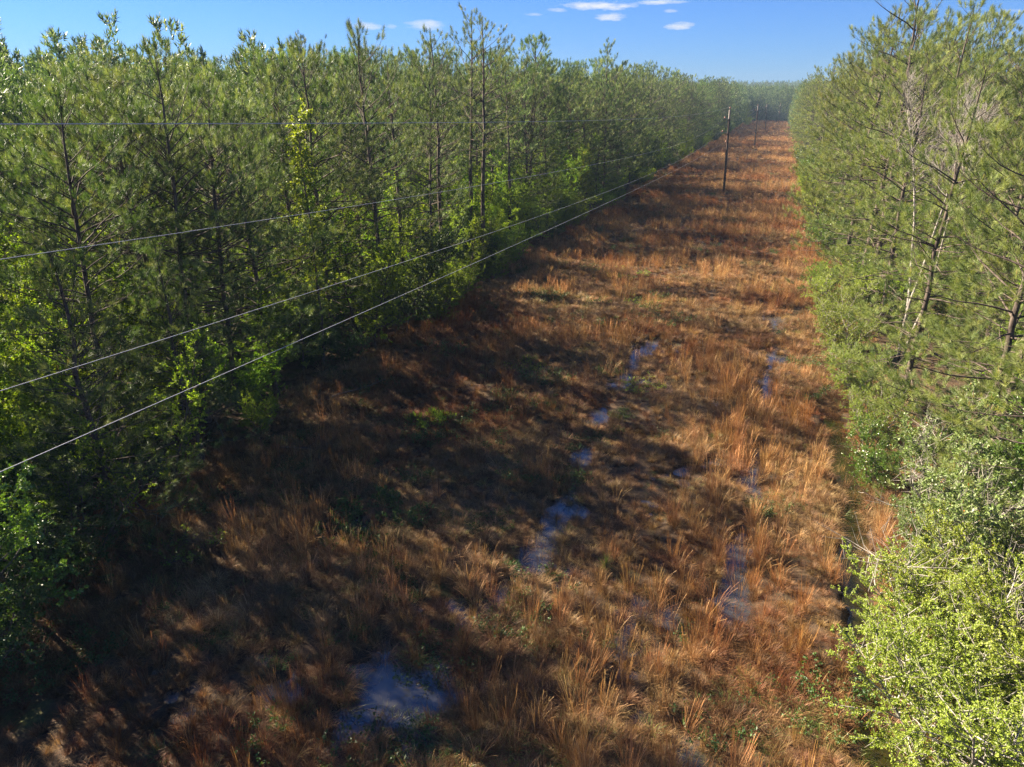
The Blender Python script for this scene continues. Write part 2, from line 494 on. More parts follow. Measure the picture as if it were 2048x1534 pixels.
def pine(seed, H=16.0, zb=6.0, R=3.0, whorl=.55, nb=(3, 5), n=20, nlen=.24, width=.009, el=(12, 62), sub_step=.34, candle=.0, skip=0.0, s0=.40,
         dead=0, fat=1.0, prof='round', k=7, droop=0.0, tuft_step=.27, twigs=True):
    rng = np.random.default_rng(seed)
    tb = Tubes()
    zs = np.linspace(0, H - .15, 11)
    wx = np.cumsum(rng.normal(0, .07, 11)); wy = np.cumsum(rng.normal(0, .07, 11)); wx[0] = wy[0] = 0
    r0 = (.0075 * H + .02) * fat
    tr = r0 * (1 - zs / H) ** .75 + .014
    tr[0] *= 1.25
    zs2 = zs.copy(); zs2[0] = -.3
    tb.add(np.stack([wx, wy, zs2], 1), tr, k)
    cen = lambda z: np.array([np.interp(z, zs, wx), np.interp(z, zs, wy), z])
    P, D, S = [], [], []

    def tuft(p, d, s=1.0):
        P.append(p); D.append(d / np.linalg.norm(d)); S.append(nlen * s * rng.uniform(.85, 1.15))

    z = zb; az = rng.uniform(0, 6.28)
    while z < H - .25:
        t = (z - zb) / (H - zb)
        if prof == 'round': pr = math.sqrt(max(.05, 1 - ((t - .28) / .76) ** 2))
        elif prof == 'flat': pr = math.sqrt(max(.05, 1 - ((t - .45) / .62) ** 2))
        else: pr = .18 + .9 * (1 - t) ** .8
        for b in range(rng.integers(nb[0], nb[1] + 1)):
            az += 2.4 + rng.normal(0, .35)
            if rng.random() < skip: continue
            Lb = R * pr * (1 - .5 * float(sstep(.6, 1, t))) * rng.uniform(.62, 1.12)
            e = math.radians(el[0] + (el[1] - el[0]) * t ** 1.1 + rng.normal(0, 7))
            d = np.array([math.cos(az) * math.cos(e), math.sin(az) * math.cos(e), math.sin(e)])
            p = cen(z + rng.uniform(-.15, .15)); pts = [p]; dd = d.copy()
            m = 6
            for j in range(m):
                dd = unit(dd + np.array([0, 0, (.13 if j > 2 else -.05) - droop]) + rng.normal(0, .07, 3))
                p = p + dd * Lb / m; pts.append(p)
            pts = np.array(pts)
            rb = (.008 + .0085 * Lb) * fat
            tb.add(pts, np.linspace(rb, .005, m + 1), 4 if k > 5 else 3)
            s = s0 * rng.uniform(.85, 1.2); sd = 1
            while s < 1.0:
                f = s * m; i = min(int(f), m - 1)
                q = pts[i] + (pts[i + 1] - pts[i]) * (f - i)
                bd = unit(pts[i + 1] - pts[i])
                sdv = rot_h(bd, sd * math.radians(rng.uniform(35, 65)))
                sdv = unit(sdv + np.array([0, 0, rng.uniform(.05, .5)]))
                ls = max(.28, (.20 + .42 * (1 - s)) * Lb * rng.uniform(.6, 1.15))
                q2 = q + sdv * ls * .6; end = q2 + unit(sdv + np.array([0, 0, .3])) * ls * .4
                if twigs: tb.add([q, q2, end], [.007, .005, .003], 3)
                nt_ = max(1, int(ls * .62 / tuft_step))
                for u in range(nt_):
                    g = 1 - u * tuft_step / ls
                    pp = q + (end - q) * g
                    dv = sdv if u == 0 else rot_h(sdv, rng.choice([-1, 1]) * rng.uniform(.4, 1.1))
                    tuft(pp, dv + np.array([0, 0, rng.uniform(.1, .75)]), 1.0 if u == 0 else .85)
                sd = -sd
                s += sub_step / Lb * rng.uniform(.7, 1.3)
            tuft(pts[-1], dd + np.array([0, 0, .4]), 1.15)
        z += whorl * rng.uniform(.7, 1.3) * (1 + .8 * sstep(.55, .85, t))
    top = cen(H - .15)
    for j in range(4):
        tuft(top - np.array([0, 0, .28 * j]), np.array([rng.normal(0, .12), rng.normal(0, .12), 1.0]), 1.15)
    for j in range(dead):                                     # dry snags on the shaded stem
        z = rng.uniform(zb * .25, zb); a = rng.uniform(0, 6.28); ln = rng.uniform(.4, 1.7)
        p = cen(z); d = np.array([math.cos(a), math.sin(a), rng.uniform(-.15, .35)])
        tb.add([p, p + d * ln * .5, p + d * ln + [0, 0, -.1 * ln]], [.018, .012, .005], 3)
    P, D, S = np.array(P), np.array(D), np.array(S)
    v, f, t = tufts_mesh(P, D, S, rng, n, width, candle)
    return tb.mesh('pine_trunk'), new_mesh('pine_crown', v, [f], t), float(np.quantile(v[:, 2], .9995))


def leafy(seed, H=7.0, stems=1, R=1.8, zb=1.5, limb_step=.4, el=(25, 60), leaf=(.07, .05), twig_step=.22, leaf_step=.06, per=2, mat_t=.5, prof='oval',
          stem_r=.05, lean=.15, red=0.0, up=.35, bare=0.0, base_spread=.15, twig_len=.42, bare_only=False, tw=.005):
    rng = np.random.default_rng(seed)
    tb = Tubes(); B, D = [], []
    for s_ in range(stems):
        h = H * (rng.uniform(.7, 1.0) if stems > 1 else 1.0)
        a0 = rng.uniform(0, 6.28) if stems == 1 else 6.283 * s_ / stems + rng.normal(0, .3)
        ld = np.array([math.cos(a0), math.sin(a0), 0]) * lean
        p = np.array([math.cos(a0), math.sin(a0), 0]) * base_spread * (stems > 1) * rng.uniform(.2, 1) + np.array([0, 0, -.15])
        pts = [p]; m = 8; d = unit(np.array([0, 0, 1.0]) + ld)
        for j in range(m):
            d = unit(d + rng.normal(0, .09, 3) * [1, 1, .3] + ld * .25 + np.array([0, 0, .06])); p = p + d * h / m; pts.append(p)
        pts = np.array(pts)
        tb.add(pts, stem_r * (1 - np.linspace(0, 1, m + 1)) ** .8 + .006, 6)
        z = zb; az = rng.uniform(0, 6.28)
        while z < h * .99:
            t = (z - zb) / max(.01, h - zb)
            pr = math.sqrt(max(.06, 1 - ((t - .35) / .68) ** 2)) if prof == 'oval' else (.22 + .8 * (1 - t) if prof == 'cone' else math.sqrt(max(.1, 1 - t * t)))
            Lb = R * pr * rng.uniform(.6, 1.15); az += 2.4 + rng.normal(0, .4)
            e = math.radians(el[0] + (el[1] - el[0]) * t + rng.normal(0, 9))
            f = z / h * m; i = min(int(f), m - 1); q = pts[i] + (pts[i + 1] - pts[i]) * (f - i)
            d = np.array([math.cos(az) * math.cos(e), math.sin(az) * math.cos(e), math.sin(e)])
            lp = [q]; mm = 5
            for j in range(mm):
                d = unit(d + rng.normal(0, .14, 3) + [0, 0, .03]); q = q + d * Lb / mm; lp.append(q)
            lp = np.array(lp)
            tb.add(lp, np.linspace(.006 + .009 * Lb, .003, mm + 1), 4)
            s = .22
            while s <= 1.0:
                f = min(s * mm, mm - .001); i = int(f); q = lp[i] + (lp[i + 1] - lp[i]) * (f - i)
                bd = unit(lp[i + 1] - lp[i])
                td = unit(bd * .7 + rng.normal(0, .6, 3) + [0, 0, .15])
                tl = twig_len * (1.15 - .6 * s) * rng.uniform(.6, 1.3) * (1 + .25 * Lb)
                tb.add([q, q + td * tl * .5, q + td * tl + [0, 0, .04]], [tw, tw * .8, tw * .4], 3)
                if rng.random() >= bare:
                    for u in np.arange(.15, 1.0, leaf_step / tl):
                        for _ in range(per):
                            B.append(q + td * tl * u + rng.normal(0, .015, 3)); D.append(td * .55 + rng.normal(0, .6, 3))
                s += twig_step / Lb * rng.uniform(.7, 1.3)
            z += limb_step * rng.uniform(.6, 1.4) * (h / H)
    tm = tb.mesh('leafy_stems')
    if bare_only: return tm, None, H
    B = np.array(B); D = unit(np.array(D))
    n = len(B)
    v, f, t = leaves_mesh(B, D, leaf[0] * rng.uniform(.6, 1.25, n), leaf[1] * rng.uniform(.6, 1.25, n), rng, up, mat_t, red)
    return tm, new_mesh('leafy_crown', v, [f], t), H


def bladed(seed, n, h, r, arch, w, up=1.0, seg=3, base_r=.08, tm=.5, head=0.0):
    """one tussock: n blades rising from a small base; arch = how far they bow over"""
    rng = np.random.default_rng(seed)
    a = rng.uniform(0, 6.283, n); br = base_r * np.sqrt(rng.random(n))
    base = np.stack([np.cos(a) * br, np.sin(a) * br, np.full(n, -.05)], 1)
    az = a + rng.normal(0, .5, n); rad = r * rng.uniform(.15, 1.0, n); hh = h * rng.uniform(.55, 1.1, n)
    V, T = [], []
    wv0 = np.stack([-np.sin(az + rng.normal(0, .6, n)), np.cos(az), np.zeros(n)], 1)
    tt = np.clip(rng.normal(tm, .25, n), 0, 1)
    for i in range(seg + 1):
        u = i / seg
        hor = rad * (u ** (1.6 if arch < .5 else 1.2))
        ver = hh * (u * up - arch * u ** 3 * .75)
        c = base + np.stack([np.cos(az) * hor, np.sin(az) * hor, ver], 1)
        wi = w * ((1 - u) ** .7 * .9 + .1 if head == 0 else .4 + head * max(0, u - .45) * (1.6 - u))
        V.append(c - wv0 * wi * .5); V.append(c + wv0 * wi * .5); T += [tt, tt]
    V = np.array(V).transpose(1, 0, 2)
    k = 2 * (seg + 1)
    i0 = np.arange(n)[:, None] * k
    f = np.concatenate([i0 + [[2 * j, 2 * j + 1, 2 * j + 3, 2 * j + 2]] for j in range(seg)])
    return V.reshape(-1, 3), f, np.array(T).T.reshape(-1)


# ------------------------------------------------------------------ prototypes (meshes shared by the single trees)
PINE_EDGE = [pine(100 + i, H=16, zb=3.2, R=4.2, s0=.46, n=80, nlen=.27, width=.0095, dead=14, candle=.05, sub_step=.27, tuft_step=.30, el=(2, 62), whorl=.52, nb=(3, 5)) for i in range(3)]
PINE_MID = [pine(120 + i, H=16, zb=z, R=4.0, s0=.46, n=72, nlen=.27, width=.0115, dead=22, candle=.04, el=(10, 64), sub_step=.28, tuft_step=.30, whorl=.50, nb=(3, 5)) for i, z in enumerate((6.6, 7.8, 5.8, 7.0))]
PINE_TALL = [pine(140 + i, H=18, zb=8.3, R=3.4, n=76, nlen=.26, width=.010, dead=12, skip=.12, el=(14, 55), whorl=.68, nb=(3, 4), sub_step=.28, tuft_step=.26, prof='flat', fat=1.15, s0=.5) for i in range(2)]
PINE_RIGHT = [pine(160 + i, H=16, zb=1.8, R=4.0, n=76, nlen=.27, width=.0082, dead=5, candle=.16, el=(-6, 60), whorl=.56, sub_step=.25, tuft_step=.26, droop=.012, s0=.44) for i in range(3)]
PINE_YOUNG = [pine(180 + i, H=10.5, zb=1.2, R=2.5, n=60, nlen=.27, width=.0078, candle=.20, el=(8, 66), prof='cone', whorl=.42, sub_step=.23, tuft_step=.21) for i in range(2)]
PINE_FAR = [pine(200 + i, H=16, zb=.8, R=3.2, n=8, nlen=.40, width=.09, el=(5, 60), whorl=.6, k=4, sub_step=.4, tuft_step=.36, twigs=False) for i in range(3)]

SAP = [leafy(300 + i, H=8, R=1.8, zb=1.0, leaf=(.10, .075), limb_step=.20, bare=.06, twig_step=.15, leaf_step=.06, per=3, stem_r=.05) for i in range(3)]       # understorey sapling
SPINDLY = [leafy(310 + i, H=9, R=1.3, zb=2.6, leaf=(.10, .075), limb_step=.26, bare=.15, twig_step=.17, leaf_step=.07, per=3, stem_r=.035, prof='round') for i in range(2)]
COLUMN = leafy(320, H=13.5, R=1.45, zb=2.5, leaf=(.13, .10), limb_step=.17, el=(35, 65), twig_step=.15, leaf_step=.06, per=3, stem_r=.08, twig_len=.38)
ROUNDTREE = [leafy(325 + i, H=9.5, R=2.8, zb=1.2, leaf=(.12, .09), limb_step=.15, el=(10, 60), twig_step=.15, leaf_step=.055, per=3, stem_r=.09) for i in range(2)]
EDGEBUSH = [leafy(330 + i, H=3.6, stems=6, R=1.25, zb=.25, leaf=(.08, .055), limb_step=.17, twig_step=.15, leaf_step=.05, per=3, stem_r=.025, lean=.35, base_spread=.35) for i in range(3)]
LIMEBUSH = [leafy(340 + i, H=5.2, stems=10, R=1.9, zb=.4, tw=.007, leaf=(.064, .040), limb_step=.19, leaf_step=.040, twig_step=.15, per=4, stem_r=.045, lean=.32, base_spread=.5, el=(5, 50), up=.7, bare=.08, twig_len=.36) for i in range(2)]
BAYTREE = [leafy(350 + i, H=7.2, stems=6, R=2.1, zb=1.0, leaf=(.16, .060), limb_step=.22, leaf_step=.05, twig_step=.17, per=3, stem_r=.06, lean=.22, base_spread=.4, el=(15, 55), up=.5, bare=.18, mat_t=.55, red=.012, twig_len=.40) for i in range(2)]
OAK = leafy(360, H=10.5, stems=2, R=2.4, zb=3.0, leaf=(.12, .058), limb_step=.18, leaf_step=.045, twig_step=.15, per=4, stem_r=.10, lean=.1, up=.6)
BARE = leafy(370, H=16.2, stems=3, R=2.2, zb=9.0, limb_step=.15, el=(46, 76), twig_step=.12, stem_r=.085, lean=.10, bare_only=True, tw=.008, twig_len=.9, base_spread=.2)
BARELOW = [leafy(375 + i, H=4.2, stems=5, R=1.6, zb=.6, limb_step=.22, el=(15, 55), twig_step=.13, stem_r=.04, lean=.4, bare_only=True, tw=.007, twig_len=.6, base_spread=.3) for i in range(2)]
BRAMBLE = leafy(380, H=1.0, stems=26, R=.55, zb=.12, leaf=(.07, .055), limb_step=.11, leaf_step=.045, twig_step=.11, per=3, stem_r=.008, lean=.9, base_spread=1.3, twig_len=.22)
WEED = leafy(385, H=.75, stems=9, R=.32, zb=.08, leaf=(.06, .045), limb_step=.10, leaf_step=.045, twig_step=.12, per=2, stem_r=.006, lean=.7, base_spread=.35, twig_len=.16)


def plant(proto, name, loc, label, cat, group=None, bark='pine_bark', leaf='needle', rz=None, h=None, tilt=(0, 0), wide=1.0, parts=('trunk', 'crown')):
    tm, cm, H = proto
    s = (h / H) if h else 1.0
    if rz is None: rz = RNG.uniform(0, 6.283)
    if tilt == (0, 0) and H > 8: tilt = (RNG.normal(0, .022), RNG.normal(0, .022))
    e = empty(name, loc, rz, (s * wide, s * wide, s), tilt)
    tag(e, label, cat, group)
    for part, me, mk in ((parts[0], tm, bark), (parts[1], cm, leaf)):
        if me is None: continue
        o = link(part, me, None, e)
        if len(me.materials) == 0: me.materials.append(M[mk])
        elif me.materials[0] != M[mk]:
            o.material_slots[0].link = 'OBJECT'; o.material_slots[0].material = M[mk]
    return e


def gz(x, y): return float(terrain(x, y)) - .05


occupied = []


def free(x, y, d):
    return all((x - a) ** 2 + (y - b) ** 2 > d * d for a, b in occupied)


# ------------------------------------------------------------------ left wood: front pines the photograph lets one tell apart
for x, y, h, proto, label in [
    (-23.5, 18.7, 14.6, PINE_EDGE[0], 'bushy pine at the far left end of the front row, dark tufts against the sky'),
    (-24.5, 22.4, 15.0, PINE_MID[0], 'bushy pine left of the pine whose twin dark tips stand highest at the left'),
    (-22.6, 22.8, 15.8, PINE_EDGE[1], 'leafy needled front pine with twin dark tips standing highest at the left'),
    (-25.0, 28.3, 15.0, PINE_MID[1], 'pine with a lower pointed tip right of the twin-tipped front pine'),
    (-25.5, 33.8, 16.4, PINE_MID[2], 'pine with upright dark tufts just left of the tall yellow-green column tree'),
    (-22.8, 33.7, 16.5, PINE_EDGE[2], 'dark dense pine just right of the tall yellow-green column tree'),
    (-25.5, 41.4, 16.6, PINE_MID[3], 'round topped pine behind the dark dense pine'),
    (-24.0, 44.3, 16.7, PINE_TALL[0], 'slim bare stemmed pine with a small tufted crown left of the tallest group'),
    (-23.2, 49.4, 18.4, PINE_TALL[1], 'tall open pine with bare forking limbs, leftmost of the three tallest'),
    (-24.2, 56.8, 20.6, PINE_TALL[0], 'tallest open crowned pine of the left wood, middle of the three tallest'),
    (-22.2, 55.1, 19.6, PINE_TALL[1], 'tall pine with a long straight bare stem, rightmost of the three tallest'),
    (-23.4, 65.2, 17.6, PINE_TALL[0], 'pine with a thin dark stem right of the three tallest pines'),
    (-23.8, 78.6, 17.8, PINE_MID[1], 'pine with a pointed tip above the bright green tree by the clearing'),
    (-24.0, 102.7, 17.2, PINE_MID[2], 'broad pine beyond the bright green tree by the clearing'),
    (-23.5, 129.0, 19.2, PINE_TALL[1], 'pine with one narrow spire standing over the far part of the wood'),
    (-24.0, 176.0, 20.0, PINE_TALL[0], 'tall rounded pine over the far wood, left of the nearest pole top'),
    (-22.5, 24.6, 15.2, PINE_EDGE[0], 'front pine with low bright green boughs hanging over the shaded grass'),
    (-22.0, 26.9, 14.4, PINE_EDGE[2], 'front pine with low drooping boughs left of the shaded grass corner'),
]:
    plant(proto, 'pine_tree', (x, y, gz(x, y)), label, 'pine tree', 'pines along the front of the left wood', h=h, leaf='needle'); occupied.append((x, y))
plant(PINE_YOUNG[0], 'pine_tree', (-19.4, 14.6, gz(0, 0)), 'young pine with pale shining needles down to the ground at the left picture edge', 'pine tree', 'young pines of the left wood', h=10.2, wide=1.15, leaf='needle'); occupied.append((-19.4, 14.6))
plant(PINE_YOUNG[1], 'pine_tree', (-20.3, 19.8, gz(0, 0)), 'young pine with tiered green boughs in front of the tall left pines', 'pine tree', 'young pines of the left wood', h=9.0, wide=1.15, leaf='needle'); occupied.append((-20.3, 19.8))

# broadleaved trees and bushes of the left wood
HEROLEAF = [
    (COLUMN, 'leafy_tree', -22.2, 31.2, 14.0, 'leaf_lime', 'tall narrow yellow-green tree rising like a column among the dark pines'),
    (ROUNDTREE[0], 'leafy_tree', -22.0, 92.5, 11.0, 'leaf_spring', 'big bright green leafy tree at the clearing edge halfway along the left wood'),
    (ROUNDTREE[1], 'leafy_tree', -22.3, 74.0, 7.0, 'leaf_spring', 'bright green leafy tree under the pines left of the big bright green tree'),
    (ROUNDTREE[0], 'leafy_tree', -22.6, 62.0, 6.8, 'leaf_spring', 'bright green leafy tree beside the thin dark pine stem'),
    (ROUNDTREE[1], 'leafy_tree', -20.8, 48.5, 5.6, 'leaf_spring', 'fresh green bush with layered boughs at the inner corner of the clearing'),
    (EDGEBUSH[0], 'leafy_shrub', -20.0, 40.5, 4.6, 'leaf_spring', 'vivid green shrub reaching out over the shaded grass'),
    (EDGEBUSH[1], 'leafy_shrub', -20.6, 53.0, 3.4, 'leaf_spring', 'small green shrub at the foot of the three tallest pines'),
    (ROUNDTREE[1], 'leafy_tree', -21.6, 84.0, 8.2, 'leaf_lime', 'yellow-green leafy tree touching the near side of the big bright green tree'),
    (ROUNDTREE[0], 'leafy_tree', -21.2, 68.4, 5.6, 'leaf_lime', 'small yellow-green leafy tree low at the clearing edge below the thin dark pine stem'),
    (ROUNDTREE[0], 'leafy_tree', -17.8, 10.4, 7.4, 'leaf_oak', 'sunlit yellow-green small tree at the left picture edge below the wires'),
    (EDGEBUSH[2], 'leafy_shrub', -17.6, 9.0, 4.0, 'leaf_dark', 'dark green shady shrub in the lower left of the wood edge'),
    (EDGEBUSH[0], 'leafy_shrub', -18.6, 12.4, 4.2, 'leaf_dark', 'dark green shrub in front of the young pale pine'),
    (SAP[0], 'sapling', -19.6, 17.4, 6.6, 'leaf_spring', 'leafy sapling with sunlit leaves in front of the tiered young pine'),
    (SAP[1], 'sapling', -19.0, 15.8, 5.2, 'leaf_spring', 'low leaning sapling with pale twin stems by the wet ground'),
    (SAP[2], 'sapling', -21.5, 26.5, 5.5, 'leaf_spring', 'sapling between the low green pine boughs'),
    (EDGEBUSH[1], 'leafy_shrub', -20.2, 23.2, 2.1, 'leaf_spring', 'low bright green bush on the dark ground under the front pines'),
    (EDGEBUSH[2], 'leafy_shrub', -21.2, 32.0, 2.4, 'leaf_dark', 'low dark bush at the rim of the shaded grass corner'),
    (ROUNDTREE[1], 'leafy_tree', -17.2, 426, 11.5, 'leaf_lime', 'pale yellow-green round tree at the far end of the clearing near the second pole'),
    (EDGEBUSH[0], 'leafy_shrub', -16.8, 416, 5.0, 'leaf_lime', 'small pale green bush below the pale round tree at the far end'),
]
for pr, nm, x, y, h, lf, lab in HEROLEAF:
    plant(pr, nm, (x, y, gz(x, y)), lab, 'tree' if nm == 'leafy_tree' else ('shrub' if nm == 'leafy_shrub' else 'sapling'), None, 'dark_bark', lf, h=h,
          parts=('trunk', 'crown') if nm != 'leafy_shrub' else ('stems', 'foliage'))
    occupied.append((x, y))
GAPS = [(-22.2, 31.2), (-21.6, 84), (-22.0, 92.5), (-22.3, 74.0), (-22.6, 62.0), (-20.8, 48.5), (-20.0, 40.5), (-19.6, 17.4), (-21.5, 26.5), (-22, 108), (-22, 140)]   # where the sun reaches the leafy trees
# the rest of the wood behind and along the front row
count = 0
for tries in range(9000):
    u = RNG.random()
    if u < .72: y = RNG.uniform(-14, 120); x = -21.9 - 42 * RNG.random() ** 1.7
    else: y = RNG.uniform(110, 330); x = -21.8 - 26 * RNG.random() ** 1.5
    if not free(x, y, 2.5 if x > -29 else 3.6): continue
    if y < 14 and x > -24: continue
    if any(lx - 19 < x < lx and abs(y - ly - .12 * (lx - x)) < 1.7 for lx, ly in GAPS): continue
    if -37 < x < -18 and abs(y - 10.4 - .12 * (-17.8 - x)) < 1.0: continue
    front = x > -25.5
    proto = (PINE_EDGE if RNG.random() < .75 or y > 90 else PINE_MID)[RNG.integers(3)] if front else PINE_MID[RNG.integers(4)]
    if RNG.random() < .12: proto = PINE_TALL[RNG.integers(2)]
    h = RNG.normal(15.4, 1.8) - (1.0 if x < -30 else 0) if y < 60 else RNG.normal(17.0, 1.9) + min(1.5, y / 200)
    if y < 34: h = min(h, 14.0 + .05 * max(0, y - 20)) if y > .64 * -x else max(h + 1.2, 16.2)      # the unseen ones nearest the camera shade the near grass
    if y > 100:
        lab = 'pine in the far stretch of the left wood, one of many alike'
        grp = 'pines in the far stretch of the left wood'
    elif front:
        lab = 'ordinary dark green pine filling the front of the left wood, one of many alike'
        grp = 'filling pines at the front of the left wood'
    else:
        lab = 'pine deep in the left wood, partly hidden behind the front row'
        grp = 'pines deep in the left wood'
    plant(proto, 'pine_tree', (x, y, gz(x, y)), lab, 'pine tree', grp, h=h, leaf='needle', wide=RNG.uniform(.78, 1.2)); occupied.append((x, y))
    count += 1
    if count >= 225: break

n_s = n_b = 0
for tries in range(5000):
    y = RNG.uniform(6, 330) if RNG.random() < .55 else RNG.uniform(6, 80); x = -20.4 - 13 * RNG.random() ** 1.9
    if y < 13 and x > -22: continue
    if not free(x, y, 1.3): continue
    if n_s < 110:
        pr = SPINDLY[RNG.integers(2)] if RNG.random() < .35 else SAP[RNG.integers(3)]
        if x > -23 and RNG.random() < .45: pr = ROUNDTREE[RNG.integers(2)]
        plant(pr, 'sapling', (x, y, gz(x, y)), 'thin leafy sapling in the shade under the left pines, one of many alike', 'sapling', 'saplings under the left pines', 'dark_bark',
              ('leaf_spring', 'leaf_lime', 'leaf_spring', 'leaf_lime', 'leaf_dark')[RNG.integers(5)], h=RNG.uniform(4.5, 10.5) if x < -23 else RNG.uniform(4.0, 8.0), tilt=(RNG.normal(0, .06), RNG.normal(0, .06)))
        n_s += 1
    elif n_b < 100:
        pr = BARELOW[RNG.integers(2)] if RNG.random() < .25 else EDGEBUSH[RNG.integers(3)]
        bare = pr[1] is None
        plant(pr, 'bare_shrub' if bare else 'leafy_shrub', (x, y, gz(x, y)), 'leafless grey brushwood on the ground under the left pines' if bare else 'green bush on the ground under the left pines, one of many alike',
              'shrub', 'bare brushwood under the left pines' if bare else 'bushes under the left pines', 'dark_bark', 'leaf_spring' if RNG.random() < .5 else 'leaf_dark', h=RNG.uniform(1.6, 4.2), parts=('stems', 'foliage'))
        n_b += 1
    else: break
    occupied.append((x, y))

# ------------------------------------------------------------------ right wood
occupied_r = [(8.0, 43.5)]
RIGHT_HERO = [
    (PINE_RIGHT[0], 8.9, 20.2, 14.9, 'pine at the right picture edge, nearest of all with its needles large'),
    (PINE_RIGHT[1], 7.6, 25.5, 15.0, 'pine with tan shoots left of the nearest right pine, before the bare tree'),
    (PINE_RIGHT[2], 9.8, 28.0, 13.2, 'pine with a dark forked stem below the bare grey tree'),
    (PINE_RIGHT[0], 7.0, 35.0, 15.6, 'pine with long low boughs reaching left over lime green bushes'),
    (PINE_RIGHT[1], 10.4, 37.0, 15.4, 'pine with upright tips right of the bare grey tree'),
    (PINE_RIGHT[2], 7.4, 48.0, 16.6, 'dense pine left of the bare grey tree'),
    (PINE_RIGHT[0], 6.7, 54.5, 19.2, 'dense pine in front of the tall open pine'),
    (PINE_TALL[0], 8.2, 60.0, 22.5, 'tall open pine whose thin crown rises out of the top of the picture'),
    (PINE_RIGHT[1], 6.4, 66.0, 20.4, 'dense pine left of the tall open pine'),
    (PINE_RIGHT[2], 6.5, 80.0, 20.2, 'dense pine at the shoulder of the right wood above its pale green bushes'),
    (PINE_TALL[1], 6.4, 128.0, 19.4, 'thin tufted pine sticking out at the far tip of the right wood'),
]
for pr, x, y, h, lab in RIGHT_HERO:
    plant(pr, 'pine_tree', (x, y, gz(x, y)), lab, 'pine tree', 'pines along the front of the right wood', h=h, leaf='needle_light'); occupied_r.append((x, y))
count = 0
for tries in range(4000):
    y = RNG.uniform(14, 120) if RNG.random() < .6 else RNG.uniform(100, 420)
    x = 7.0 + 16 * RNG.random() ** 1.5
    if not all((x - a) ** 2 + (y - b) ** 2 > 3.6 ** 2 for a, b in occupied_r): continue
    if x > .46 * y + 3: continue
    front = x < 10
    plant(PINE_RIGHT[RNG.integers(3)] if (front or y < 60) else PINE_MID[RNG.integers(4)], 'pine_tree', (x, y, gz(x, y)),
          'sunlit pine along the distant edge of the right wood, one of many alike' if y > 95 else 'sunlit pine inside the right wood behind its marked front pines',
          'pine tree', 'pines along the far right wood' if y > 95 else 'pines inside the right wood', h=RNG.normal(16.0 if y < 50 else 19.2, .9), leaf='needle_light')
    occupied_r.append((x, y)); count += 1
    if count >= 84: break

